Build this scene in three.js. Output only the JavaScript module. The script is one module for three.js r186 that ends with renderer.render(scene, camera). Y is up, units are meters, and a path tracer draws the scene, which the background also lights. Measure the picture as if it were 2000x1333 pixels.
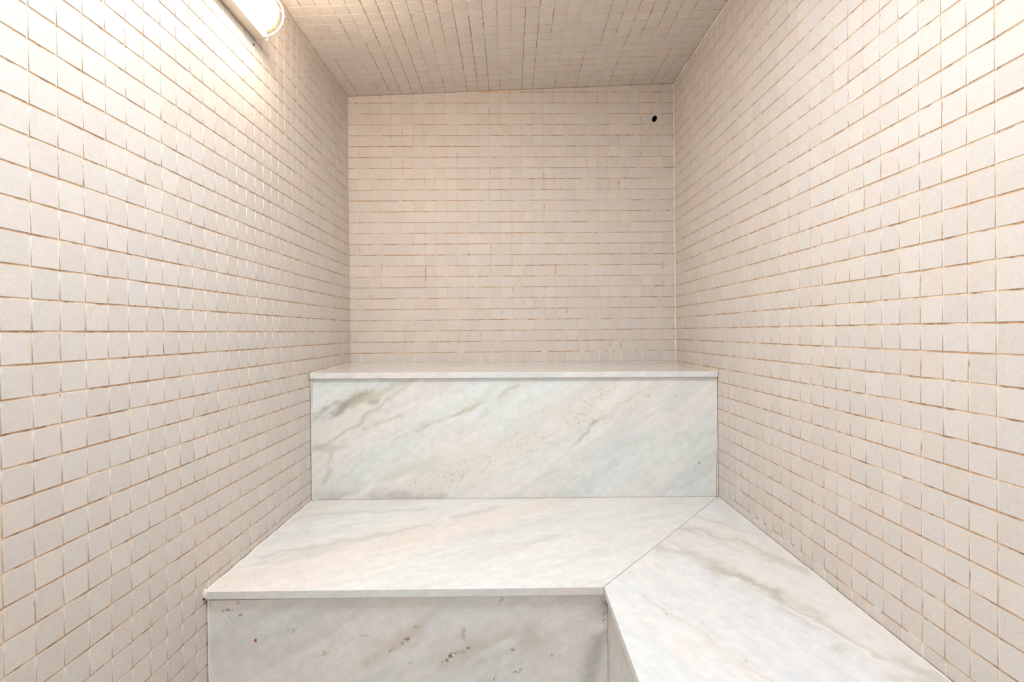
import * as THREE from 'three';
import { mergeGeometries } from 'three/addons/utils/BufferGeometryUtils.js';
import { RoundedBoxGeometry } from 'three/addons/geometries/RoundedBoxGeometry.js';
import { RectAreaLightUniformsLib } from 'three/addons/lights/RectAreaLightUniformsLib.js';

// ---------------------------------------------------------------- camera, lights, exposure
const scene = new THREE.Scene();
const SKY = 1.5;                                   // overcast daylight, comes in through the open doorway behind the lens
scene.background = new THREE.Color().setRGB(0.96 * SKY, 0.98 * SKY, 1.02 * SKY);
const renderer = new THREE.WebGLRenderer({ antialias: true });
renderer.toneMapping = THREE.LinearToneMapping;
renderer.toneMappingExposure = 1.10;
renderer.shadowMap.enabled = true;
RectAreaLightUniformsLib.init();

const EYE = 1.07;                                  // lens height above the floor
const camera = new THREE.PerspectiveCamera(2 * Math.atan(666.5 / 1000) * 180 / Math.PI, 2000 / 1333, 0.02, 30);
camera.position.set(0, EYE, 0);
camera.rotation.set(-0.0035, -0.0175, -0.0095, 'YXZ');
camera.setViewOffset(2000, 1333, -13.27, 14.83, 2000, 1333);
camera.updateProjectionMatrix(); camera.updateMatrixWorld(true);

const CEILING_LAMP = { x: -0.06, z: -0.74, size: 0.44, intensity: 29.5, color: [0.84, 0.93, 1.0] };
const WALL_LAMP = { intensity: 0.74, color: [1.0, 0.82, 0.62] };

// ---------------------------------------------------------------- measures (metres)
const XL = -0.7347, XR = 0.7707, D = 2.3661, FRONT = 0.75;   // inner faces of the walls; z = -depth
const CL = EYE + 1.087, CR = EYE + 1.146;                    // ceiling height at the left and right wall
const ceilingAt = x => CL + (CR - CL) * (x - XL) / (XR - XL);
const PITCH = 0.05, GAP = 0.0032, TILE = 0.0016;             // mosaic pitch, joint width, tile standing proud of the joint
const ROW0 = EYE + 0.0067;
const benchTilt = -0.0065;
const UP_TOP = EYE - 0.146, UP_FRONT = 1.880, UP_THICK = 0.0215;
const LOW_TOP = EYE - 0.618, LOW_FRONT = 1.232, LOW_THICK = 0.020, SIDE_X = 0.2215;
const upTop = (x, d) => UP_TOP + benchTilt * x - 0.012 * (2.12 - d);
const lowTop = x => LOW_TOP + benchTilt * x;

// ---------------------------------------------------------------- helpers
let seed = 20240611;
const rnd = () => { seed = (seed + 0x6D2B79F5) | 0; let t = Math.imul(seed ^ (seed >>> 15), 1 | seed); t = (t + Math.imul(t ^ (t >>> 7), 61 | t)) ^ t; return ((t ^ (t >>> 14)) >>> 0) / 4294967296; };
const rr = (a, b) => a + (b - a) * rnd();
const clamp = (x, a = 0, b = 1) => Math.min(b, Math.max(a, x));
const smooth = (a, b, x) => { const t = clamp((x - a) / (b - a)); return t * t * (3 - 2 * t); };
function hash(ix, iy, s) { let h = Math.imul(ix, 374761393) ^ Math.imul(iy, 668265263) ^ Math.imul(s, 1274126177); h = Math.imul(h ^ (h >>> 13), 1274126177); return ((h ^ (h >>> 16)) >>> 0) / 4294967296; }
function vnoise(x, y, s = 0) {
  const ix = Math.floor(x), iy = Math.floor(y), fx = x - ix, fy = y - iy;
  const u = fx * fx * (3 - 2 * fx), v = fy * fy * (3 - 2 * fy);
  const a = hash(ix, iy, s), b = hash(ix + 1, iy, s), c = hash(ix, iy + 1, s), d = hash(ix + 1, iy + 1, s);
  return a + (b - a) * u + (c - a + (a - b - c + d) * u) * v;
}
function fbm(x, y, s = 0, oct = 5) { let a = 0.5, t = 0, n = 0; for (let k = 0; k < oct; k++) { t += a * vnoise(x, y, s + k * 17); n += a; a *= 0.5; x *= 2.03; y *= 2.03; } return t / n; }
function shadows(o) { o.traverse(m => { if (m.isMesh) { m.castShadow = true; m.receiveShadow = true; } }); return o; }
function part(name, geometry, material, parent, label) {
  const m = new THREE.Mesh(geometry, material); m.name = name; m.castShadow = m.receiveShadow = true;
  if (label) m.userData.label = label;
  parent.add(m); return m;
}
function thing(name, label, category, kind) {
  const g = new THREE.Group(); g.name = name; scene.add(g);
  g.userData.label = label; g.userData.category = category;
  if (kind) g.userData.kind = kind;
  return g;
}
function dataTexture(w, h, fn, srgb = true) {
  const px = new Uint8Array(w * h * 4);
  for (let j = 0; j < h; j++) for (let i = 0; i < w; i++) { const c = fn((i + 0.5) / w, (j + 0.5) / h), k = (j * w + i) * 4; px[k] = clamp(c[0], 0, 255); px[k + 1] = clamp(c[1], 0, 255); px[k + 2] = clamp(c[2], 0, 255); px[k + 3] = 255; }
  const t = new THREE.DataTexture(px, w, h, THREE.RGBAFormat);
  t.magFilter = THREE.LinearFilter; t.minFilter = THREE.LinearMipmapLinearFilter; t.generateMipmaps = true;
  t.wrapS = t.wrapT = THREE.RepeatWrapping; if (srgb) t.colorSpace = THREE.SRGBColorSpace; t.needsUpdate = true; return t;
}

// ---------------------------------------------------------------- mosaic materials
const TILE_COLOR = [0.80, 0.732, 0.678];
const tileGrain = dataTexture(256, 256, (u, v) => { const n = vnoise(u * 128, v * 128, 5) * 0.5 + vnoise(u * 42, v * 42, 9) * 0.35 + vnoise(u * 9, v * 9, 11) * 0.15; const g = 240 + 26 * (n - 0.5); return [g, g, g]; });
tileGrain.repeat.set(1 / 0.10, 1 / 0.10);
const tileBump = dataTexture(256, 256, (u, v) => { const n = vnoise(u * 64, v * 64, 31) * 0.6 + vnoise(u * 128, v * 128, 32) * 0.4; return [n * 255, n * 255, n * 255]; }, false);
tileBump.repeat.copy(tileGrain.repeat);
const tints = [[1, 1, 1], [1.03, 1.018, 1.008], [0.972, 0.968, 0.962], [1.018, 0.986, 0.976], [0.98, 0.987, 0.98], [1.038, 1.03, 1.024], [0.985, 0.966, 0.955], [1.0, 1.008, 1.024]];
const tileParams = { map: tileGrain, bumpMap: tileBump, bumpScale: 0.00006, roughness: 0.52 };
const tileMats = tints.map(t => { const m = new THREE.MeshStandardMaterial(tileParams); m.color.setRGB(TILE_COLOR[0] * t[0], TILE_COLOR[1] * t[1], TILE_COLOR[2] * t[2]); return m; });
const tileMatMerged = new THREE.MeshStandardMaterial({ ...tileParams, vertexColors: true });
const groutTex = dataTexture(512, 512, (u, v) => {
  const stain = smooth(0.42, 0.72, fbm(u * 16, v * 28, 71, 4)), dark = smooth(0.70, 0.84, fbm(u * 40, v * 40, 91, 3)), g = vnoise(u * 250, v * 250, 77) - 0.5;
  const a = [242, 225, 205], b = [228, 199, 170], c = [140, 104, 78];
  return [0, 1, 2].map(k => (a[k] + (b[k] - a[k]) * stain * 0.8) * (1 - dark * 0.55) + c[k] * dark * 0.55 + g * 16);
});
groutTex.repeat.set(1 / 1.3, 1 / 1.3);
const groutMat = new THREE.MeshStandardMaterial({ map: groutTex, roughness: 0.9 });
const whiteGrout = new THREE.MeshStandardMaterial({ roughness: 0.75 }); whiteGrout.color.setRGB(0.86, 0.80, 0.72);
const caulkMat = new THREE.MeshStandardMaterial({ roughness: 0.45 }); caulkMat.color.setRGB(0.86, 0.81, 0.75);
const blackMat = new THREE.MeshStandardMaterial({ color: 0x0a0908, roughness: 0.8 });

// ---------------------------------------------------------------- one tile: a flat quad with a rounded arris all round
function tileGeometry(p, ou, ov, bevel = 0.0008) {
  const cx = (p[0][0] + p[1][0] + p[2][0] + p[3][0]) / 4, cy = (p[0][1] + p[1][1] + p[2][1] + p[3][1]) / 4;
  const inset = e => p.map((q, i) => {       // move each corner in along both of its edges
    const a = p[(i + 3) % 4], b = p[(i + 1) % 4];
    const d1 = [q[0] - a[0], q[1] - a[1]], d2 = [b[0] - q[0], b[1] - q[1]], l1 = Math.hypot(...d1) || 1, l2 = Math.hypot(...d2) || 1;
    const n1 = [-d1[1] / l1, d1[0] / l1], n2 = [-d2[1] / l2, d2[0] / l2], k = 1 + n1[0] * n2[0] + n1[1] * n2[1];
    return [q[0] + e * (n1[0] + n2[0]) / Math.max(k, 0.3), q[1] + e * (n1[1] + n2[1]) / Math.max(k, 0.3)];
  });
  const rings = [[0, 0, 0], [0, TILE - bevel, 0], [bevel * 0.3, TILE - bevel * 0.3, 0.7], [bevel, TILE, 1]];
  const pos = [], nor = [], uv = [], idx = [];
  for (const [e, z, nz] of rings) inset(e).forEach(q => {
    const dx = Math.sign(q[0] - cx), dy = Math.sign(q[1] - cy), h = Math.sqrt(Math.max(0, 1 - nz * nz)) * Math.SQRT1_2;
    pos.push(q[0], q[1], z); nor.push(dx * h, dy * h, nz); uv.push(q[0] + ou, q[1] + ov);
  });
  for (let r = 0; r < 3; r++) for (let i = 0; i < 4; i++) { const a = r * 4 + i, b = r * 4 + (i + 1) % 4; idx.push(a, b, b + 4, a, b + 4, a + 4); }
  idx.push(12, 13, 14, 12, 14, 15);
  const g = new THREE.BufferGeometry();
  g.setAttribute('position', new THREE.Float32BufferAttribute(pos, 3)); g.setAttribute('normal', new THREE.Float32BufferAttribute(nor, 3)); g.setAttribute('uv', new THREE.Float32BufferAttribute(uv, 2)); g.setIndex(idx);
  return g;
}
const HALF = (PITCH - GAP) / 2;
const fullTiles = [0, 1, 2, 3].map(k => tileGeometry([[-HALF, -HALF], [HALF, -HALF], [HALF, HALF], [-HALF, HALF]], 0.011 + k * 0.043, 0.027 + k * 0.031));
const v3 = new THREE.Vector3();
function pixel(p) { v3.copy(p).applyMatrix4(camera.matrixWorldInverse); if (v3.z > -0.05) return null; v3.applyMatrix4(camera.projectionMatrix); return [1000 + v3.x * 1000, 666.5 - v3.y * 666.5]; }

// cells: { poly: four corners counter-clockwise in wall coordinates, full: true for an uncut tile }
function layTiles(wall, cells, most = 300) {
  wall.updateMatrixWorld(true);
  for (const c of cells) {
    const q = c.poly.map(([u, v]) => pixel(new THREE.Vector3(u, v, TILE).applyMatrix4(wall.matrixWorld)));
    c.area = 0;
    if (q.every(Boolean)) {
      const mx = (q[0][0] + q[2][0]) / 2, my = (q[0][1] + q[2][1]) / 2;
      if (mx > 0 && mx < 2000 && my > 0 && my < 1333) { let a = 0; for (let i = 0; i < 4; i++) { const s = q[i], t = q[(i + 1) % 4]; a += s[0] * t[1] - t[0] * s[1]; } c.area = Math.abs(a) / 2; }
    }
    c.tint = Math.floor(rnd() * tints.length) % tints.length; c.variant = Math.floor(rnd() * 4) % 4;
    c.jit = [rr(-1, 1), rr(-1, 1), rr(-1, 1), rr(-1, 1), rr(-1, 1)];
  }
  const order = cells.slice().sort((a, b) => b.area - a.area);
  const single = new Set(order.slice(0, most).filter(c => c.area > 0));
  const rest = []; let n = 0;
  for (const c of cells) {
    const cx = (c.poly[0][0] + c.poly[1][0] + c.poly[2][0] + c.poly[3][0]) / 4, cy = (c.poly[0][1] + c.poly[1][1] + c.poly[2][1] + c.poly[3][1]) / 4;
    const geo = c.full ? fullTiles[c.variant] : tileGeometry(c.poly.map(([u, v]) => [u - cx, v - cy]), cx, cy, c.small ? 0.0005 : 0.0008);
    const j = c.jit, k = c.full ? 1 : 0.3;
    const px = cx + j[0] * 0.00011 * k, py = cy + j[1] * 0.00011 * k, rx = j[2] * 0.0016 * k, ry = j[3] * 0.0016 * k, rz = j[4] * 0.0011 * k;
    if (single.has(c)) {
      const m = part('tile' + (n ? '_' + String(n).padStart(3, '0') : ''), c.geo || geo, tileMats[c.tint], wall); n++;
      m.position.set(px, py, 0); m.rotation.set(rx, ry, rz);
      if (c.geo) { m.position.set(0, 0, 0); m.rotation.set(0, 0, 0); }
    } else {
      const g = (c.geo || geo).clone();
      if (!c.geo) g.applyMatrix4(new THREE.Matrix4().compose(new THREE.Vector3(px, py, 0), new THREE.Quaternion().setFromEuler(new THREE.Euler(rx, ry, rz)), new THREE.Vector3(1, 1, 1)));
      const count = g.attributes.position.count, col = new Float32Array(count * 3), t = tints[c.tint];
      for (let i = 0; i < count; i++) { col[i * 3] = TILE_COLOR[0] * t[0]; col[i * 3 + 1] = TILE_COLOR[1] * t[1]; col[i * 3 + 2] = TILE_COLOR[2] * t[2]; }
      g.setAttribute('color', new THREE.BufferAttribute(col, 3)); rest.push(g);
    }
  }
  if (rest.length) { const m = part('tile_field', mergeGeometries(rest), tileMatMerged, wall, 'remaining small square beige mosaic tiles'); m.userData.kind = 'stuff'; }
}
function wallGroup(name, label, category, origin, U, V, N) {
  const g = thing(name, label, category, 'structure');
  g.applyMatrix4(new THREE.Matrix4().makeBasis(new THREE.Vector3(...U), new THREE.Vector3(...V), new THREE.Vector3(...N)).setPosition(...origin));
  return g;
}
function slabGeometry(u0, u1, v0, v1, thick) { const g = new THREE.BoxGeometry(u1 - u0, v1 - v0, thick); g.translate((u0 + u1) / 2, (v0 + v1) / 2, -thick / 2); planarUV(g); return g; }
function planarUV(g, w = 1, h = 1, a = 'x', b = 'y', u0 = 0, v0 = 0, lean = 0) {
  const p = g.attributes.position, uv = new Float32Array(p.count * 2), get = (k, i) => k === 'x' ? p.getX(i) : k === 'y' ? p.getY(i) : p.getZ(i);
  for (let i = 0; i < p.count; i++) { uv[i * 2] = (get(a, i) - u0) / w; uv[i * 2 + 1] = (get(b, i) - lean * p.getY(i) - v0) / h; }
  g.setAttribute('uv', new THREE.BufferAttribute(uv, 2)); return g;
}
// a rounded bead of caulk laid along a path, a little uneven
function bead(points, r, wobble = 0.35, step = 0.02) {
  const path = new THREE.CatmullRomCurve3(points.map(p => new THREE.Vector3(...p)), false, 'catmullrom', 0.02), len = path.getLength(), n = Math.max(3, Math.round(len / step));
  const g = new THREE.TubeGeometry(path, n, r, 6, false), p = g.attributes.position, c = new THREE.Vector3();
  const s0 = Math.floor(rr(0, 999));
  for (let i = 0; i <= n; i++) { path.getPointAt(i / n, c); const k = 1 + wobble * (vnoise(i * 0.9, s0, 3) * 2 - 1); for (let j = 0; j <= 6; j++) { const q = i * 7 + j; p.setXYZ(q, c.x + (p.getX(q) - c.x) * k, c.y + (p.getY(q) - c.y) * k, c.z + (p.getZ(q) - c.z) * k); } }
  g.computeVertexNormals(); return g;
}
const clipQuad = (u0, u1, v0, v1, bottom, top) => {      // cut a cell by a lower and an upper edge, each given at both sides
  const b0 = Math.max(v0, bottom(u0)), b1 = Math.max(v0, bottom(u1)), t0 = Math.min(v1, top(u0)), t1 = Math.min(v1, top(u1));
  if (t0 - b0 < 0.004 || t1 - b1 < 0.004) return null;
  const full = b0 === v0 && b1 === v0 && t0 === v1 && t1 === v1 && Math.abs(u1 - u0 - (PITCH - GAP)) < 1e-6;
  return { poly: [[u0, b0], [u1, b1], [u1, t1], [u0, t0]], full, small: t0 - b0 < 0.012 || u1 - u0 < 0.012 };
};

// level joints: ochre stain, with shade under the tile edges painted into the brown
const stainShadeTex = dataTexture(512, 256, (u, v) => {
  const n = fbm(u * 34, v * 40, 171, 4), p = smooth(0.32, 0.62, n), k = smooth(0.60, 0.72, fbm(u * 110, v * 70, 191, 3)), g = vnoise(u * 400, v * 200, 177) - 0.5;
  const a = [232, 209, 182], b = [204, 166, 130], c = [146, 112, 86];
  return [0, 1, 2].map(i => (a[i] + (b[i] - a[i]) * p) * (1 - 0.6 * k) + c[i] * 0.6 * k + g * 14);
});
stainShadeTex.repeat.set(1 / 1.7, 1 / 0.9);
const stainShadeMat = new THREE.MeshStandardMaterial({ map: stainShadeTex, roughness: 0.9 });
function stainShadeJoints(wall, strips) {        // strips: [u0, u1, v0, v1]
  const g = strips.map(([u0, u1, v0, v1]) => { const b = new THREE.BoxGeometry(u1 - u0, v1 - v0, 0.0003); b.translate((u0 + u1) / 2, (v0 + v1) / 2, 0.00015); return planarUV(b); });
  const m = part('stained_shaded_grout', mergeGeometries(g), stainShadeMat, wall, 'ochre stained grout with painted shade in the long joints'); m.userData.kind = 'stuff';
}
// ---------------------------------------------------------------- floor
{
  const g = new THREE.BoxGeometry(XR - XL + 0.2, 0.1, D + FRONT + 0.2); g.translate((XL + XR) / 2, -0.05, (FRONT - D) / 2); planarUV(g, 1, 1, 'x', 'z');
  const m = new THREE.MeshStandardMaterial({ roughness: 0.5 }); m.color.setRGB(0.60, 0.55, 0.49);
  const f = new THREE.Mesh(g, m); f.name = 'floor'; f.receiveShadow = f.castShadow = true; f.userData = { label: 'plain beige floor in front of the marble benches', category: 'floor', kind: 'structure' }; scene.add(f);
}

// ---------------------------------------------------------------- back wall (wall coordinates: x, y - 0)
const wallBack = wallGroup('wall_back', 'far wall of small square beige mosaic tiles above the upper marble bench', 'wall', [0, 0, -D - TILE], [1, 0, 0], [0, 1, 0], [0, 0, 1]);
const HOLE = [0.6805, EYE + 0.9821];
const holeCurve = (r = 1) => { const pts = []; for (let i = 0; i < 28; i++) { const a = i / 28 * Math.PI * 2, x = Math.cos(a) * 0.0108 * r, y = Math.sin(a) * 0.0165 * r, t = -0.5; pts.push(new THREE.Vector2(HOLE[0] + x * Math.cos(t) - y * Math.sin(t), HOLE[1] + x * Math.sin(t) + y * Math.cos(t))); } return pts; };
{
  const s = new THREE.Shape([new THREE.Vector2(XL - TILE, 0), new THREE.Vector2(XR + TILE, 0), new THREE.Vector2(XR + TILE, CR), new THREE.Vector2(XL - TILE, CL)]);
  s.holes.push(new THREE.Path(holeCurve()));
  const g = new THREE.ExtrudeGeometry(s, { depth: 0.1, bevelEnabled: false }); g.translate(0, 0, -0.1); planarUV(g);
  part('grout_bed', g, groutMat, wallBack, 'cream grout between the tiles, stained ochre');
  const cells = [], bottom = x => upTop(x, D) + 0.0022, top = x => ceilingAt(x) - 0.0025;
  for (let a = -1; a <= 30; a++) for (let b = -3; b <= 23; b++) {
    const u0 = Math.max(XL + 0.0015, XL - 0.0007 + a * PITCH + GAP / 2), u1 = Math.min(XR - 0.0018, XL - 0.0007 + (a + 1) * PITCH - GAP / 2), v0 = ROW0 + b * PITCH + GAP / 2, v1 = v0 + PITCH - GAP;
    if (u1 - u0 < 0.004) continue;
    const c = clipQuad(u0, u1, v0, v1, bottom, top); if (!c) continue;
    if (HOLE[0] > u0 && HOLE[0] < u1 && HOLE[1] > v0 && HOLE[1] < v1) {       // the tile that the pipe hole was drilled through
      const t = new THREE.Shape([[u0, v0], [u1, v0], [u1, v1], [u0, v1]].map(q => new THREE.Vector2(...q))); t.holes.push(new THREE.Path(holeCurve()));
      c.geo = new THREE.ExtrudeGeometry(t, { depth: TILE, bevelEnabled: false }); planarUV(c.geo); c.full = false;
      part('drilled_tile', c.geo, tileMats[4], wallBack, 'beige tile with an oval hole drilled through it'); continue;
    }
    cells.push(c);
  }
  layTiles(wallBack, cells);
  { const st = []; for (let b = -2; b <= 22; b++) { const v = ROW0 + b * PITCH, x0 = Math.max(XL, XL + (v + 0.004 - CL) / (CR - CL) * (XR - XL)); if (x0 < XR - 0.02) st.push([x0, XR, v - GAP / 2, v + GAP / 2]); } stainShadeJoints(wallBack, st); }
  // short black sleeve in the hole
  const outer = new THREE.Shape(holeCurve(1.0)); outer.holes.push(new THREE.Path(holeCurve(0.9)));
  const tube = new THREE.ExtrudeGeometry(outer, { depth: 0.085, bevelEnabled: false }); tube.translate(0, 0, -0.086);
  const end = new THREE.ExtrudeGeometry(new THREE.Shape(holeCurve(0.99)), { depth: 0.004, bevelEnabled: false }); end.translate(0, 0, -0.09);
  part('pipe_sleeve', mergeGeometries([tube, end]), blackMat, wallBack, 'small oval black hole near the right corner of the far wall');
  // fresh white grout in the joints of the lowest course
  const bits = [];
  for (let a = 0; a <= 30; a++) {
    const x = XL - 0.0007 + a * PITCH, b = upTop(x, D), h = a > 21 ? rr(0.036, 0.044) : rr(0.018, 0.036); if (x > XR - 0.002 || rnd() < 0.1) continue;
    const g = new THREE.BoxGeometry(GAP * rr(0.9, 1.5), h, 0.0016); g.translate(Math.max(x, XL + 0.002), b + h / 2, 0.0007); bits.push(g);
    if (rnd() < 0.3 || (a > 22 && a < 27)) { const k = new THREE.BoxGeometry(rr(0.012, 0.042), GAP, 0.0014); k.translate(clamp(x + rr(-0.01, 0.02), XL + 0.03, XR - 0.03), ROW0 - 2 * PITCH, 0.0006); bits.push(k); }
  }
  const w = part('white_grout', mergeGeometries(bits), whiteGrout, wallBack, 'fresh white grout in the lowest joints'); w.userData.kind = 'stuff';
}

// ---------------------------------------------------------------- side walls
const upEnd = (x, d) => d > UP_FRONT;
function sideWall(side) {
  const left = side === 'left', X = left ? XL : XR, C = left ? CL : CR, s = left ? 1 : -1;
  const w = wallGroup('wall_' + side, left ? 'mosaic tiled wall with the lit bulkhead lamp mounted on it' : 'bare mosaic tiled wall behind the side bench', 'wall', [X - s * TILE, 0, 0], [0, 0, -s], [0, 1, 0], [s, 0, 0]);
  const uOf = d => s * d, lo = Math.min(uOf(-FRONT - 0.1), uOf(D + 0.1)), hi = Math.max(uOf(-FRONT - 0.1), uOf(D + 0.1));
  part('grout_bed', slabGeometry(lo, hi, 0, C, 0.1), groutMat, w, 'cream grout between the tiles, stained ochre');
  const first = left ? 0.7998 : 0.7975, cells = [], top = () => C - 0.003;
  const front = left ? LOW_FRONT : -FRONT;                       // the left wall runs on down to the floor before the lower bench
  const zones = [[-FRONT, front, 0.003, left ? lowTop(X) - LOW_THICK : 0], [front, UP_FRONT, lowTop(X) + 0.0022, upTop(X, UP_FRONT) - UP_THICK], [UP_FRONT, D, upTop(X, (UP_FRONT + D) / 2) + 0.0022, 0]];
  for (let n = -32; n <= 32; n++) for (let b = -22; b <= 23; b++) {
    const d0 = Math.max(-FRONT + 0.001, first + n * PITCH + GAP / 2), d1 = Math.min(D - 0.002, first + (n + 1) * PITCH - GAP / 2); if (d1 - d0 < 0.005) continue;
    const v0 = ROW0 + b * PITCH + GAP / 2, v1 = v0 + PITCH - GAP, low = zones.map(z => z);
    const cuts = low.filter(z => z[1] > d0 + 0.003 && z[0] < d1 - 0.003);
    const put = (a0, a1, floor) => { const u0 = left ? a0 : -a1, u1 = left ? a1 : -a0; const c = clipQuad(u0, u1, v0, v1, () => floor, top); if (c) cells.push(c); };
    const highest = Math.max(...cuts.map(z => z[2]));
    if (cuts.length < 2 || v0 >= highest) put(d0, d1, highest);
    else cuts.forEach(z => { const a0 = Math.max(d0, z[0] + (z[0] > d0 ? 0 : 0)), a1 = Math.min(d1, z[1] - 0.001 + (v1 < z[3] ? 0.0115 : 0)); if (a1 - a0 > 0.004) put(a0, a1, z[2]); });
  }
  layTiles(w, cells);
  { const st = []; for (let b = -21; b <= 22; b++) { const v = ROW0 + b * PITCH; if (v > 0.01 && v < C - 0.004) st.push([Math.min(uOf(-FRONT), uOf(D)), Math.max(uOf(-FRONT), uOf(D)), v - GAP / 2, v + GAP / 2]); } stainShadeJoints(w, st); }
  const bits = [];
  for (let n = -20; n <= 31; n++) {
    const d = first + n * PITCH; if (d > D - 0.01) continue;
    const up = d > UP_FRONT, base = up ? upTop(X, d) : lowTop(X);
    if (left && d < LOW_FRONT + 0.01 && d > 0) continue;
    if (left && !up && rnd() < 0.55) continue;
    if (rnd() < 0.15) continue;
    const h = up ? rr(0.012, 0.03) : left ? rr(0.010, 0.02) : rr(0.02, 0.029), g = new THREE.BoxGeometry(GAP * rr(0.8, 1.2), h, 0.0015); g.translate(uOf(d), base + h / 2, 0.0007); bits.push(g);
    if (!left && !up && rnd() < 0.4) { const k = new THREE.BoxGeometry(rr(0.02, 0.045), GAP * 0.9, 0.0014); k.translate(uOf(d + 0.02), ROW0 - 12 * PITCH, 0.0006); bits.push(k); }
  }
  const g = part('white_grout', mergeGeometries(bits), whiteGrout, w, 'fresh white grout in the lowest joints'); g.userData.kind = 'stuff';
  return w;
}
const wallLeft = sideWall('left'), wallRight = sideWall('right');
{
  // caulk in the far right corner and along the right edge of the ceiling
  part('corner_caulk', bead([[-D + 0.0015, upTop(XR, D), TILE], [-D + 0.0012, 1.4, TILE], [-D + 0.0015, 1.8, TILE], [-D + 0.0015, CR - 0.004, TILE]], 0.0030, 0.6, 0.03), caulkMat, wallRight, 'white caulk in the far right corner');
  part('ceiling_caulk', bead([[-D + 0.004, CR - 0.0035, TILE], [-1.6, CR - 0.0035, TILE], [-0.6, CR - 0.0035, TILE]], 0.0032, 0.5, 0.03), caulkMat, wallRight, 'white caulk along the ceiling edge');
  const hole = new THREE.CylinderGeometry(0.0032, 0.0026, 0.003, 12); hole.rotateX(Math.PI / 2); hole.translate(1.5025, EYE + 0.8414, TILE - 0.0012);
  part('wall_plug', hole, new THREE.MeshStandardMaterial({ color: 0x3a2418, roughness: 0.9 }), wallLeft, 'tiny dark screw hole below the lamp');
}

// ---------------------------------------------------------------- ceiling (slopes up to the right)
{
  const a = Math.atan2(CR - CL, XR - XL), W = Math.hypot(CR - CL, XR - XL), co = Math.cos(a), si = Math.sin(a);
  const w = wallGroup('ceiling', 'gently sloping ceiling of small square beige mosaic tiles', 'ceiling', [XL - si * TILE, CL + co * TILE, 0], [co, si, 0], [0, 0, 1], [si, -co, 0]);
  part('grout_bed', slabGeometry(-0.1, W + 0.1, -D - 0.1, FRONT + 0.1, 0.1), groutMat, w, 'cream grout between the tiles, stained ochre');
  const cells = [];
  for (let i = 0; i <= 30; i++) for (let j = 0; j <= 62; j++) {
    const u0 = Math.max(0.003, 0.001 + i * PITCH + GAP / 2), u1 = Math.min(W - 0.0035, 0.001 + (i + 1) * PITCH - GAP / 2), v0 = Math.max(-D + 0.002, -D - 0.004 + j * PITCH + GAP / 2), v1 = Math.min(FRONT - 0.002, -D - 0.004 + (j + 1) * PITCH - GAP / 2);
    if (u1 - u0 < 0.005 || v1 - v0 < 0.005) continue;
    const c = clipQuad(u0, u1, v0, v1, () => v0, () => v1); if (!c) continue;
    c.full = c.full && Math.abs(v1 - v0 - (PITCH - GAP)) < 1e-6; cells.push(c);
  }
  layTiles(w, cells);
  { const st = []; for (let i = 1; i <= 30; i++) { const u = 0.001 + i * PITCH; if (u < W - 0.004) { let v = -D; while (v < FRONT - 0.05) { const e = Math.min(FRONT, v + rr(0.1, 0.5)); if (rnd() < 0.45) st.push([u - GAP / 2, u + GAP / 2, v, e]); v = e; } } } stainShadeJoints(w, st); }
}

// ---------------------------------------------------------------- wall with the open doorway behind the camera
{
  const DW = 0.70, DH = 1.98, dx = -0.18;
  const s = new THREE.Shape([[XL - TILE, 0], [dx - DW / 2, 0], [dx - DW / 2, DH], [dx + DW / 2, DH], [dx + DW / 2, 0], [XR + TILE, 0], [XR + TILE, CR], [XL - TILE, CL]].map(q => new THREE.Vector2(...q)));
  const g = new THREE.ExtrudeGeometry(s, { depth: 0.1, bevelEnabled: false }); planarUV(g);
  const m = new THREE.MeshStandardMaterial({ roughness: 0.6 }); m.color.setRGB(...TILE_COLOR);
  const w = new THREE.Mesh(g, m); w.name = 'wall_front'; w.position.z = FRONT; w.castShadow = w.receiveShadow = true; w.userData = { label: 'plain beige wall with the open doorway, facing the benches', category: 'wall', kind: 'structure' }; scene.add(w);
  const t = new THREE.Mesh(new THREE.BoxGeometry(8, 0.1, 6), new THREE.MeshStandardMaterial({ color: 0xb9b4aa, roughness: 0.9 })); t.name = 'floor_outside'; t.position.set(0, -0.06, FRONT + 0.1 + 3); t.receiveShadow = true; t.userData = { label: 'pale stone terrace outside the doorway', category: 'floor', kind: 'structure' }; scene.add(t);
}

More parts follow.
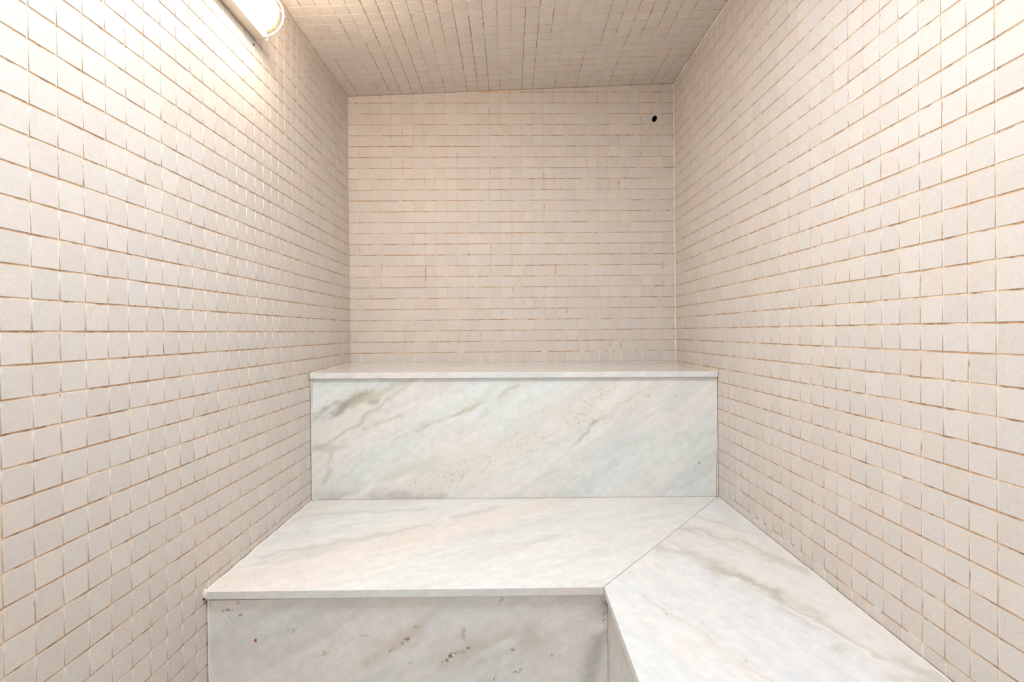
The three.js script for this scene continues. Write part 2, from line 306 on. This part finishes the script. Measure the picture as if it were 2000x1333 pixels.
// ---------------------------------------------------------------- marble
// veins: { pts: [[x, y] ...] in metres on the panel, w: half width, c: colour, k: strength, n: how broken }
function marble(W, H, px, o) {
  const w = Math.round(px), h = Math.max(8, Math.round(px * H / W)), ct = Math.cos(o.angle), st = Math.sin(o.angle);
  const cool = o.cool || [224, 229, 227], warm = o.warm || [238, 229, 222], grey = o.grey || [206, 208, 206];
  const distTo = (x, y, pts) => { let best = 9; for (let i = 0; i + 1 < pts.length; i++) { const a = pts[i], b = pts[i + 1], vx = b[0] - a[0], vy = b[1] - a[1], t = clamp(((x - a[0]) * vx + (y - a[1]) * vy) / (vx * vx + vy * vy)); best = Math.min(best, Math.hypot(x - a[0] - vx * t, y - a[1] - vy * t)); } return best; };
  const S = o.seed || 1;
  return dataTexture(w, h, (u, v) => {
    const x = u * W, y = v * H;
    const wx = x + 0.05 * (fbm(x * 4, y * 4, S) - 0.5), wy = y + 0.05 * (fbm(x * 4, y * 4, S + 50) - 0.5);
    const t = wx * ct + wy * st, s = -wx * st + wy * ct;
    const cloud = smooth(0.36, 0.66, fbm(t * 2.2, s * 8, S + 3)), band = smooth(0.52, 0.72, fbm(t * 2.6 + 7, s * 15, S + 8, 4)), streak = fbm(t * 14, s * 80, S + 13, 4) - 0.5, fine = vnoise(x * 420, y * 420, S + 21) - 0.5, mid = fbm(x * 55, y * 55, S + 25, 3) - 0.5;
    let c = [0, 1, 2].map(k => cool[k] + (warm[k] - cool[k]) * cloud);
    c = c.map((q, k) => q + (grey[k] - q) * band * (o.band ?? 0.45) + streak * (o.streak ?? 16) + fine * 9 + mid * 15);
    for (const q of o.veins || []) {
      if (distTo(x, y, q.pts) > q.w * 2.2 + (q.n || 0.02)) continue;
      const dx = x + (q.n || 0.02) * (fbm(x * 22, y * 22, S + 31, 4) - 0.5), dy = y + (q.n || 0.02) * (fbm(x * 22, y * 22, S + 37, 4) - 0.5);
      const d = distTo(dx, dy, q.pts); if (d > q.w * 2.2) continue;
      const m = Math.exp(-(d * d) / (q.w * q.w)) * q.k * (q.even ? 1 : smooth(0.22, 0.6, fbm(t * 9, s * 26, S + 41, 4)) * 1.15);
      c = c.map((a, k) => a + (q.c[k] - a) * clamp(m));
      if (q.speck) { const sp = smooth(0.58, 0.78, vnoise(x * 380, y * 380, S + 61) * 0.5 + vnoise(x * 150, y * 150, S + 62) * 0.3 + vnoise(x * 40, y * 40, S + 63) * 0.2) * clamp(m) * q.speck; c = c.map((a, k) => a + ([168, 165, 159][k] - a) * sp); }
    }
    for (const q of o.spots || []) {
      const dx = (x - q[0]) + 0.006 * (fbm(x * 90, y * 90, S + 71, 3) - 0.5), dy = (y - q[1]) + 0.006 * (fbm(x * 90, y * 90, S + 77, 3) - 0.5), a = q[4] || 0;
      const e = Math.hypot((dx * Math.cos(a) + dy * Math.sin(a)) / q[2], (-dx * Math.sin(a) + dy * Math.cos(a)) / q[3]);
      if (e < 1.6) { const m = (1 - smooth(0.35, 1.3, e)) * (q[6] ?? 0.7) * (q[2] < 0.0045 ? 1 : smooth(0.40, 0.60, fbm(x * 190, y * 190, S + 81, 3)) * 1.2); c = c.map((b, k) => b + (q[5][k] - b) * m); }
    }
    return c;
  });
}
const marbleMat = (map, rough = 0.16) => new THREE.MeshPhysicalMaterial({ map, roughness: rough, ior: 1.5 });
// a slab cut to a plan outline [x, d] and rounded along its edges, top at y = 0
function slab(outline, thick, bevel = 0.0022) {
  const inner = outline.map((q, i) => {
    const n = outline.length, a = outline[(i + n - 1) % n], b = outline[(i + 1) % n], d1 = [q[0] - a[0], q[1] - a[1]], d2 = [b[0] - q[0], b[1] - q[1]], l1 = Math.hypot(...d1), l2 = Math.hypot(...d2), n1 = [-d1[1] / l1, d1[0] / l1], n2 = [-d2[1] / l2, d2[0] / l2], k = 1 + n1[0] * n2[0] + n1[1] * n2[1];
    return new THREE.Vector2(q[0] + bevel * (n1[0] + n2[0]) / k, q[1] + bevel * (n1[1] + n2[1]) / k);
  });
  const g = new THREE.ExtrudeGeometry(new THREE.Shape(inner), { depth: thick - 2 * bevel, bevelEnabled: true, bevelSize: bevel, bevelThickness: bevel, bevelSegments: 3 });
  g.rotateX(-Math.PI / 2); g.translate(0, -thick + bevel, 0); return g;       // shape (x, d) lies flat, d runs away from the lens
}
function panel(w, h, t) { const g = new RoundedBoxGeometry(w, h, t, 2, 0.0012); return g; }

// upper bench
{
  const b = thing('upper_bench', 'upper marble bench across the far wall, with a tall veined front panel', 'bench');
  b.position.set((XL + XR) / 2, 0, -UP_FRONT);
  const W = XR - XL - 0.005, ox = (XL + XR) / 2, dep = D - UP_FRONT;
  const g = slab([[-W / 2, 0], [W / 2, 0], [W / 2, dep - 0.002], [-W / 2, dep - 0.002]], UP_THICK); planarUV(g, W, dep, 'x', 'z', -W / 2, -dep, 1);
  const top = marbleMat(marble(W, dep, 768, { angle: -0.35, seed: 11, band: 0.3, cool: [226, 229, 228], warm: [234, 230, 226] }), 0.09);
  const s = part('seat_slab', g, top, b, 'white polished marble slab'); s.position.y = upTop(ox, UP_FRONT); s.rotation.set(0.012, 0, benchTilt);
  const y0 = lowTop(ox) + 0.0004, y1 = upTop(ox, UP_FRONT) - UP_THICK - 0.001, H = y1 - y0 - 0.0006;
  const P = (x, y) => [(x - 607) / 793 * (W - 0.004), (973 - y) / 232 * H], L = a => a.map(q => P(...q));
  const tex = marble(W - 0.004, H, 1280, { angle: 0.56, seed: 4, band: 0.28, streak: 13, cool: [229, 234, 232], warm: [238, 235, 231],
    veins: [
      { pts: L([[790, 985], [930, 905], [1100, 820], [1290, 735]]), w: 0.075, c: [236, 229, 221], k: 0.8, n: 0.09, speck: 0.6 },
      { pts: L([[600, 850], [680, 815], [760, 765]]), w: 0.03, c: [235, 227, 221], k: 0.7, n: 0.05, even: 1 },
      { pts: L([[595, 830], [650, 803], [700, 785], [745, 765]]), w: 0.019, c: [176, 171, 162], k: 0.95, n: 0.07, speck: 0.5 },
      { pts: L([[690, 792], [745, 764], [800, 742]]), w: 0.014, c: [203, 205, 186], k: 0.7, n: 0.04, even: 1 },
      { pts: L([[620, 870], [665, 848], [720, 812], [800, 748]]), w: 0.007, c: [208, 199, 190], k: 0.65, n: 0.045 },
      { pts: L([[745, 866], [800, 847], [850, 826], [885, 810], [930, 790], [1012, 755]]), w: 0.0058, c: [188, 188, 164], k: 0.75, n: 0.035 },
      { pts: L([[745, 862], [800, 842], [860, 822]]), w: 0.02, c: [206, 206, 192], k: 0.5, n: 0.05 },
      { pts: L([[900, 800], [950, 775], [1010, 750]]), w: 0.018, c: [212, 218, 202], k: 0.5, n: 0.05 },
      { pts: L([[700, 840], [740, 828], [780, 815]]), w: 0.008, c: [198, 190, 178], k: 0.6, n: 0.05 },
      { pts: L([[643, 880], [636, 905], [626, 940]]), w: 0.011, c: [196, 202, 188], k: 0.55, n: 0.06 },
      { pts: L([[605, 866], [640, 870], [665, 872]]), w: 0.014, c: [204, 200, 194], k: 0.5, n: 0.06 },
      { pts: L([[1055, 918], [1080, 902], [1110, 880], [1140, 850], [1165, 828]]), w: 0.0065, c: [196, 188, 174], k: 0.7, n: 0.045 },
      { pts: L([[1165, 828], [1210, 790], [1250, 765]]), w: 0.0055, c: [205, 194, 182], k: 0.5, n: 0.04 },
      { pts: L([[600, 970], [720, 966], [860, 968]]), w: 0.02, c: [198, 194, 192], k: 0.65, n: 0.05, speck: 0.3 },
      { pts: L([[690, 950], [760, 930], [840, 905]]), w: 0.03, c: [216, 219, 208], k: 0.6, n: 0.06 },
      { pts: L([[1160, 900], [1260, 830], [1360, 760]]), w: 0.035, c: [216, 223, 222], k: 0.5, n: 0.06 },
    ],
    spots: [[...P(1365, 907), 0.004, 0.006, 0, [150, 138, 118], 0.8], [...P(1127, 828), 0.003, 0.003, 0, [120, 108, 96], 0.7], [...P(1320, 778), 0.008, 0.012, 0.6, [190, 190, 174], 0.6], [...P(878, 937), 0.004, 0.004, 0, [140, 138, 132], 0.6], [...P(808, 940), 0.008, 0.003, 0.4, [170, 168, 164], 0.6]] });
  const r = planarUV(panel(W - 0.004, H, 0.02), W - 0.004, H, 'x', 'y', -(W - 0.004) / 2, -H / 2);
  const f = part('front_panel', r, marbleMat(tex, 0.2), b, 'white marble panel with grey and green diagonal veins'); f.position.set(0, (y0 + y1) / 2, -0.014 - 0.01); f.rotation.z = benchTilt;
  // caulk: panel ends, back and ends of the slab
  const e = W / 2 - 0.0008, yl = x => lowTop(x + ox), yu = (x, d) => upTop(x + ox, d);
  part('caulk', bead([[-W / 2 + 0.0004, yl(-e) + 0.002, -0.0125], [-W / 2 + 0.0004, yu(-e, UP_FRONT) - UP_THICK, -0.0125]], 0.0029, 0.15), caulkMat, b, 'white caulk bead');
  part('caulk_001', bead([[W / 2 - 0.0002, yl(e) + 0.002, -0.0125], [W / 2 - 0.0002, yu(e, UP_FRONT) - UP_THICK, -0.0125]], 0.0025, 0.15), caulkMat, b, 'white caulk bead');
  part('caulk_002', bead([[-e, yu(-e, UP_FRONT) - 0.001, -0.004], [-e, yu(-e, D), -dep + 0.002]], 0.0025, 0.5), caulkMat, b, 'white caulk bead');
  part('caulk_003', bead([[e, yu(e, UP_FRONT) - 0.001, -0.01], [e, yu(e, D), -dep + 0.002]], 0.0018, 0.5), caulkMat, b, 'white caulk bead');
  part('caulk_004', bead([[-e + 0.004, yu(-e, D) + 0.0008, -dep + 0.0026], [e - 0.004, yu(e, D) + 0.0008, -dep + 0.0026]], 0.0018, 0.3), caulkMat, b, 'white caulk bead');
}
// lower bench and side bench: two slabs meeting in a mitre
const lowBack = UP_FRONT + 0.0130, MITRE = [[SIDE_X, LOW_FRONT], [XR - 0.0025, lowBack]];
{
  const b = thing('lower_bench', 'lower marble bench in front of the tall veined panel, with a grey spotted front', 'bench');
  b.position.set(XL, 0, -LOW_FRONT);
  const x0 = XL + 0.0025, g = slab([[x0, LOW_FRONT], [MITRE[0][0] - 0.0006, LOW_FRONT], [MITRE[1][0] - 0.0006, lowBack], [x0, lowBack]].map(q => [q[0] - XL, q[1] - LOW_FRONT]), LOW_THICK, 0.0016);
  const W = XR - XL, H = lowBack - LOW_FRONT; planarUV(g, W, H, 'x', 'z', 0, -H, 1);
  const Q = (x, d) => [x - XL, lowBack - d], L = a => a.map(q => Q(...q));
  const tex = marble(W, H, 1280, { angle: -0.5, seed: 23, band: 0.25, streak: 14, cool: [231, 233, 232], warm: [238, 232, 228],
    veins: [
      { pts: L([[-0.72, 1.27], [-0.5, 1.42], [-0.25, 1.58], [0.0, 1.75], [0.15, 1.86]]), w: 0.07, c: [236, 227, 219], k: 0.7, n: 0.08, speck: 0.3 },
      { pts: L([[-0.7, 1.42], [-0.5, 1.52], [-0.3, 1.62], [-0.05, 1.8]]), w: 0.018, c: [206, 203, 200], k: 0.6, n: 0.06 },
      { pts: L([[-0.7, 1.35], [-0.6, 1.42], [-0.5, 1.47]]), w: 0.02, c: [206, 211, 202], k: 0.55, n: 0.06 },
      { pts: L([[-0.68, 1.74], [-0.45, 1.77], [-0.3, 1.79]]), w: 0.012, c: [206, 206, 202], k: 0.6, n: 0.04 },
      { pts: L([[-0.2, 1.3], [0.0, 1.44], [0.2, 1.6]]), w: 0.014, c: [216, 216, 216], k: 0.55, n: 0.05 },
      { pts: L([[-0.12, 1.55], [0.05, 1.64], [0.2, 1.7]]), w: 0.02, c: [218, 219, 221], k: 0.6, n: 0.05 },
    ] });
  const s = part('seat_slab', g, marbleMat(tex, 0.17), b, 'pale marble slab with faint warm bands'); s.position.y = lowTop(XL); s.rotation.z = benchTilt;
  // front panel, grey with brown stains
  const fx0 = XL + 0.0045, fx1 = SIDE_X + 0.0110, fw = fx1 - fx0, top = LOW_TOP - LOW_THICK - 0.0032, fh = top, F = (x, h) => [x - fx0, h + EYE];
  const brown = [142, 112, 84], dark = [104, 92, 76], ft = marble(fw, fh, 1024, { angle: 0.5, seed: 37, band: 0.35, streak: 12, cool: [231, 233, 232], warm: [238, 232, 228], grey: [212, 210, 207],
    veins: [
      { pts: [F(0.26, -0.64), F(0.235, -0.70), F(0.19, -0.83)], w: 0.03, c: [178, 172, 160], k: 0.55, n: 0.06 },
      { pts: [F(-0.36, -0.79), F(-0.25, -0.74), F(-0.2, -0.70)], w: 0.02, c: [203, 190, 176], k: 0.5, n: 0.05 },
      { pts: [F(-0.25, -0.85), F(-0.1, -0.78), F(0.05, -0.74)], w: 0.03, c: [206, 194, 182], k: 0.5, n: 0.06 },
      { pts: [F(0.02, -0.80), F(0.1, -0.74), F(0.2, -0.70)], w: 0.004, c: [228, 224, 220], k: 0.5, n: 0.03 },
    ],
    spots: [
      [...F(-0.690, -0.667), 0.016, 0.005, 0, brown, 0.5], [...F(-0.665, -0.648), 0.008, 0.007, 0.3, [160, 148, 124], 0.6], [...F(-0.678, -0.682), 0.005, 0.006, 0, dark, 0.7], [...F(-0.658, -0.676), 0.006, 0.004, 0, dark, 0.6], [...F(-0.683, -0.695), 0.012, 0.003, 0, brown, 0.35],
      [...F(-0.620, -0.7406), 0.0042, 0.0042, 0, [172, 68, 42], 0.95],
      [...F(-0.535, -0.72), 0.02, 0.008, 0.3, [190, 168, 150], 0.45], [...F(-0.26, -0.748), 0.016, 0.007, 0.6, brown, 0.6], [...F(-0.29, -0.77), 0.014, 0.005, 0.4, brown, 0.4], [...F(-0.235, -0.715), 0.012, 0.005, 0.2, [150, 136, 108], 0.45],
      [...F(-0.150, -0.786), 0.026, 0.006, 0.45, [134, 98, 66], 0.75], [...F(-0.115, -0.772), 0.018, 0.005, 0.4, brown, 0.6], [...F(-0.165, -0.80), 0.01, 0.004, 0.2, dark, 0.5], [...F(-0.25, -0.80), 0.006, 0.004, 0, dark, 0.4],
      [...F(-0.36, -0.735), 0.012, 0.004, 0, [170, 160, 146], 0.5], [...F(-0.46, -0.775), 0.02, 0.006, 0.3, [180, 172, 158], 0.5], [...F(-0.12, -0.735), 0.008, 0.02, 0, [168, 156, 134], 0.4], [...F(0.0, -0.775), 0.006, 0.006, 0, [140, 126, 104], 0.5], [...F(0.09, -0.79), 0.008, 0.006, 0.4, [150, 132, 106], 0.45], [...F(-0.05, -0.845), 0.01, 0.006, 0.4, dark, 0.35], [...F(0.012, -0.828), 0.014, 0.005, 0.5, [130, 112, 92], 0.5],
      [...F(0.232, -0.66), 0.02, 0.012, -0.3, [150, 138, 118], 0.45], [...F(0.225, -0.70), 0.012, 0.02, 0, [160, 148, 130], 0.4], [...F(-0.03, -0.652), 0.012, 0.006, 0.2, [170, 158, 134], 0.45], [...F(-0.22, -0.66), 0.01, 0.004, 0, [232, 222, 206], 0.7],
    ] });
  const p = planarUV(panel(fw, fh, 0.02), fw, fh, 'x', 'y', -fw / 2, -fh / 2);
  const f = part('front_panel', p, marbleMat(ft, 0.22), b, 'grey marble panel with rusty brown specks'); f.position.set((fx0 + fx1) / 2 - XL, top / 2 + 0.0003, -0.012 - 0.01);
  const y = lowTop(XL);
  part('caulk', bead([[0.0028, y - 0.0005, -0.004], [0.0028, y, -(lowBack - LOW_FRONT) + 0.009]], 0.0028, 0.35), caulkMat, b, 'white caulk bead');
  part('caulk_001', bead([[0.0036, 0.004, -0.0105], [0.0036, y - LOW_THICK, -0.0105]], 0.0034, 0.35), caulkMat, b, 'white caulk bead');
  const creamCaulk = new THREE.MeshStandardMaterial({ roughness: 0.6 }); creamCaulk.color.setRGB(0.74, 0.67, 0.58);
  part('caulk_002', bead([[0.006, y + 0.0004, -(lowBack - LOW_FRONT) + 0.0008], [XR - XL - 0.006, lowTop(XR) + 0.0004, -(lowBack - LOW_FRONT) + 0.0008]], 0.0011, 0.4), creamCaulk, b, 'cream caulk bead');
  part('mitre_joint', bead([[MITRE[0][0] - XL, lowTop(MITRE[0][0]) - 0.0004, -0.002], [MITRE[1][0] - XL, lowTop(MITRE[1][0]) - 0.0004, -(lowBack - LOW_FRONT) + 0.002]], 0.0008, 0.0), creamCaulk, b, 'cream filler in the mitre joint');
  const blob = new THREE.SphereGeometry(1, 18, 12), q = blob.attributes.position;
  for (let i = 0; i < q.count; i++) { const k = 1 + 0.3 * (vnoise(q.getX(i) * 2.3 + 5, q.getY(i) * 2.3 + q.getZ(i) * 1.7, 5) - 0.5); q.setXYZ(i, q.getX(i) * 0.0055 * k + 0.0012, q.getY(i) * 0.012 * k + y - 0.006, q.getZ(i) * 0.0065 * k - 0.001); }
  blob.computeVertexNormals(); part('caulk_blob', blob, caulkMat, b, 'lump of white caulk at the slab corner');
  const gap = new THREE.SphereGeometry(0.003, 10, 8); gap.scale(1, 0.8, 0.8); gap.translate(0.0005, y - 0.0165, 0.0035); part('caulk_void', gap, blackMat, b, 'tiny black void in the caulk');
}
{
  const b = thing('side_bench', 'marble side bench running along the bare tiled wall, meeting the lower bench in a mitre', 'bench');
  b.position.set(XR, 0, -LOW_FRONT);
  const near = -FRONT + 0.02, x1 = XR - 0.0025;
  const g = slab([[SIDE_X + 0.0006, near], [x1, near], [x1, lowBack - 0.0010], [MITRE[0][0] + 0.0006, LOW_FRONT + 0.0006]].map(q => [q[0] - XR, q[1] - LOW_FRONT]), LOW_THICK, 0.0016);
  const W = XR - SIDE_X, H = lowBack - near, v0 = -(lowBack - LOW_FRONT); planarUV(g, W, H, 'x', 'z', SIDE_X - XR, v0, 1);
  const Q = (x, d) => [x - SIDE_X, lowBack - d], L = a => a.map(q => Q(...q));        // v runs towards the lens here
  const tex = marble(W, H, 420, { angle: 1.15, seed: 51, band: 0.3, streak: 12, cool: [230, 233, 234], warm: [238, 233, 230],
    veins: [
      { pts: L([[0.43, 1.47], [0.50, 1.38], [0.56, 1.29], [0.61, 1.21], [0.65, 1.07], [0.69, 0.98], [0.73, 0.89], [0.76, 0.75]]), w: 0.032, c: [207, 204, 197], k: 0.7, n: 0.11, speck: 0.25 },
      { pts: L([[0.53, 1.33], [0.58, 1.26], [0.63, 1.17]]), w: 0.018, c: [198, 189, 175], k: 0.6, n: 0.08 },
      { pts: L([[0.50, 1.64], [0.57, 1.58], [0.67, 1.477], [0.74, 1.313]]), w: 0.018, c: [204, 202, 196], k: 0.6, n: 0.08 },
      { pts: L([[0.60, 1.72], [0.68, 1.62], [0.74, 1.52]]), w: 0.016, c: [212, 212, 202], k: 0.6, n: 0.05 },
      { pts: L([[0.35, 1.30], [0.42, 1.15], [0.48, 1.0], [0.52, 0.85]]), w: 0.03, c: [220, 224, 230], k: 0.6, n: 0.06 },
      { pts: L([[0.30, 1.2], [0.38, 1.05], [0.45, 0.88]]), w: 0.006, c: [212, 204, 196], k: 0.45, n: 0.04 },
      { pts: L([[0.62, 1.13], [0.66, 1.0], [0.68, 0.92]]), w: 0.007, c: [243, 240, 236], k: 0.8, n: 0.06 },
    ], spots: [[...Q(0.335, 1.11), 0.004, 0.003, 0, [170, 146, 126], 0.6], [...Q(0.40, 1.075), 0.004, 0.003, 0, [172, 150, 132], 0.5], [...Q(0.437, 0.95), 0.004, 0.004, 0, [176, 158, 142], 0.5]] });
  const s = part('seat_slab', g, marbleMat(tex, 0.17), b, 'pale marble slab with a grey vein running lengthwise'); s.position.y = lowTop(XR); s.rotation.z = benchTilt;
  const top = lowTop(SIDE_X) - LOW_THICK - 0.001, len = LOW_FRONT + 0.0105 - near, p = planarUV(panel(0.02, top, len), len, top, 'z', 'y', -len / 2, -top / 2);
  const f = part('front_panel', p, marbleMat(marble(len, top, 512, { angle: 0.5, seed: 61, band: 0.4, cool: [231, 233, 232], warm: [238, 232, 228], grey: [212, 210, 207] }), 0.22), b, 'grey marble panel'); f.position.set(SIDE_X + 0.0125 + 0.01 - XR, top / 2, LOW_FRONT - near - len / 2 - 0.0105 + 0.0105 * 0);
  f.position.z = -( (near + LOW_FRONT + 0.0105) / 2 - LOW_FRONT);
  part('caulk', bead([[-0.0033, lowTop(XR) + 0.0010, LOW_FRONT - near - 0.01], [-0.0033, lowTop(XR) + 0.0010, 0], [-0.0033, lowTop(XR) + 0.0010, -(lowBack - LOW_FRONT) + 0.009]], 0.0027, 0.2), caulkMat, b, 'white caulk bead');
  part('caulk_001', bead([[SIDE_X + 0.0120 - XR, 0.003, -0.0102], [SIDE_X + 0.0120 - XR, top - 0.002, -0.0102]], 0.0013, 0.2), caulkMat, b, 'cream caulk bead');
}

// ---------------------------------------------------------------- bulkhead lamp on the left wall
{
  const FAR = 1.522, LEN = 0.235, cz = FAR - LEN / 2, Y = EYE + 0.928, HH = 0.069, T = 0.030;      // base: length along the wall, half height, thickness
  const lamp = thing('bulkhead_lamp', 'lit bulkhead lamp with wire guard, mounted high on the tiled wall', 'lamp');
  lamp.position.set(XL, Y, -cz);
  const cream = new THREE.MeshStandardMaterial({ roughness: 0.4 }); cream.color.setRGB(0.72, 0.64, 0.55);
  // base plate: a box with rounded corners and edges, standing out from the wall along +x
  const r = 0.022, hw = LEN / 2 - 0.003, hh = HH - 0.003, sh = new THREE.Shape();
  sh.moveTo(-hw + r, -hh); sh.lineTo(hw - r, -hh); sh.absarc(hw - r, -hh + r, r, -Math.PI / 2, 0); sh.lineTo(hw, hh - r); sh.absarc(hw - r, hh - r, r, 0, Math.PI / 2); sh.lineTo(-hw + r, hh); sh.absarc(-hw + r, hh - r, r, Math.PI / 2, Math.PI); sh.lineTo(-hw, -hh + r); sh.absarc(-hw + r, -hh + r, r, Math.PI, Math.PI * 1.5);
  const g = new THREE.ExtrudeGeometry(sh, { depth: T - 0.006, bevelEnabled: true, bevelSize: 0.003, bevelThickness: 0.003, bevelSegments: 3, curveSegments: 8 }); g.translate(0, 0, 0.003); g.rotateY(Math.PI / 2);
  part('base', g, cream, lamp, 'cream enamelled base');
  // glass: half round in section, closing at both ends
  const A = 0.052, B = 0.056, GL = LEN / 2 - 0.004;
  const glass = (t0, t1, n) => {
    const pos = [], idx = [], M = 20;
    for (let i = 0; i <= n; i++) { const t = t0 + (t1 - t0) * i / n, k = Math.pow(Math.max(0, 1 - Math.pow(Math.abs(t), 5)), 1 / 5); for (let m = 0; m <= M; m++) { const q = -Math.PI / 2 + m / M * Math.PI; pos.push(T - 0.001 + A * k * Math.cos(q), B * (0.1 + 0.9 * k) * Math.sin(q), -t * GL); } }
    for (let i = 0; i < n; i++) for (let m = 0; m < M; m++) { const a = i * (M + 1) + m, b = a + M + 1; idx.push(a, b, b + 1, a, b + 1, a + 1); }
    const o = new THREE.BufferGeometry(); o.setAttribute('position', new THREE.Float32BufferAttribute(pos, 3)); o.setIndex(idx); o.computeVertexNormals(); return o;
  };
  const bright = new THREE.MeshPhysicalMaterial({ color: 0xfff4e0, roughness: 0.3, side: THREE.DoubleSide, emissive: new THREE.Color().setRGB(1.0, 0.88, 0.62), emissiveIntensity: 2.2 });
  const amber = new THREE.MeshPhysicalMaterial({ color: 0x8a6a3c, roughness: 0.3, side: THREE.DoubleSide, emissive: new THREE.Color().setRGB(1.0, 0.74, 0.34), emissiveIntensity: 0.8 });  // far end of the same glass, its weaker bulb light put into the colour
  part('diffuser', mergeGeometries([glass(-1, 0.78, 30), glass(0.78, 1, 16)], true), [bright, amber], lamp, 'glowing warm white glass, weaker bulb light painted amber at one end');
  const bulb = new THREE.CapsuleGeometry(0.014, 0.11, 8, 20); bulb.rotateX(Math.PI / 2); bulb.translate(0.050, 0, 0.02);
  part('bulb', bulb, new THREE.MeshStandardMaterial({ color: 0xffffff, roughness: 0.4, emissive: new THREE.Color().setRGB(1.0, 0.90, 0.70), emissiveIntensity: 2 }), lamp, 'glowing bulb');
  const light = new THREE.PointLight(new THREE.Color().setRGB(...WALL_LAMP.color), WALL_LAMP.intensity, 0, 2); light.position.set(0.060, -0.01, 0.035); light.castShadow = true; light.shadow.radius = 1.6; light.name = 'bulb_light'; lamp.add(light);
  // wire guard: hoops over the glass and one wire along it
  const wireMat = new THREE.MeshStandardMaterial({ roughness: 0.35 }); wireMat.color.setRGB(0.84, 0.76, 0.62);
  const hoop = (z, rad) => { const p = []; for (let i = 0; i <= 24; i++) { const q = -Math.PI / 2 + i / 24 * Math.PI; p.push(new THREE.Vector3(T - 0.002 + (A + 0.0055) * Math.cos(q), (B + 0.0055) * Math.sin(q), z)); } return new THREE.TubeGeometry(new THREE.CatmullRomCurve3(p), 60, rad, 8, false); };
  const guard = part('wire_guard', hoop(-GL + 0.014, 0.0027), wireMat, lamp, 'cream wire hoop over the end of the glass');
  part('hoop', hoop(GL - 0.014, 0.0027), wireMat, guard);
  const wire = new THREE.CatmullRomCurve3([[T + A + 0.0045, -GL + 0.002], [T + A + 0.0055, -GL * 0.4], [T + A + 0.0055, GL * 0.4], [T + A + 0.0045, GL - 0.002]].map(([x, z]) => new THREE.Vector3(x, 0, z)));
  part('long_wire', new THREE.TubeGeometry(wire, 40, 0.0017, 6, false), wireMat, guard);
  // lugs that hold the guard to the base
  for (const [y, z] of [[-HH + 0.006, -GL + 0.002], [HH - 0.006, -GL + 0.002], [-HH + 0.006, GL - 0.002], [HH - 0.006, GL - 0.002]]) { const lug = new THREE.TorusGeometry(0.0055, 0.0021, 8, 16); lug.rotateY(Math.PI / 2); lug.translate(T + 0.001, y, z); part('lug', lug, wireMat, lamp); }
}

// ---------------------------------------------------------------- flush ceiling lamp above the camera (its light falls on the near walls and the slabs)
{
  const { x, z, size, intensity, color } = CEILING_LAMP, y = ceilingAt(x), slope = Math.atan2(CR - CL, XR - XL);
  const lamp = thing('ceiling_lamp', 'square flush ceiling lamp above the bench entrance', 'lamp'); lamp.position.set(x, y, z); lamp.rotation.z = slope;
  const white = new THREE.MeshStandardMaterial({ color: 0xe8e6e2, roughness: 0.5 });
  const f = new RoundedBoxGeometry(size + 0.03, 0.03, size + 0.03, 3, 0.006); f.translate(0, -0.015, 0); part('frame', f, white, lamp);
  const d = new RoundedBoxGeometry(size, 0.006, size, 2, 0.002); d.translate(0, -0.032, 0);
  part('diffuser', d, new THREE.MeshStandardMaterial({ color: 0xffffff, roughness: 0.6, emissive: new THREE.Color().setRGB(...color), emissiveIntensity: 1.2 }), lamp, 'glowing white diffuser');
  const light = new THREE.RectAreaLight(new THREE.Color().setRGB(...color), intensity, size, size); light.position.set(0, -0.038, 0); light.rotation.x = -Math.PI / 2; light.name = 'panel_light'; lamp.add(light);
}

shadows(scene);
renderer.render(scene, camera);
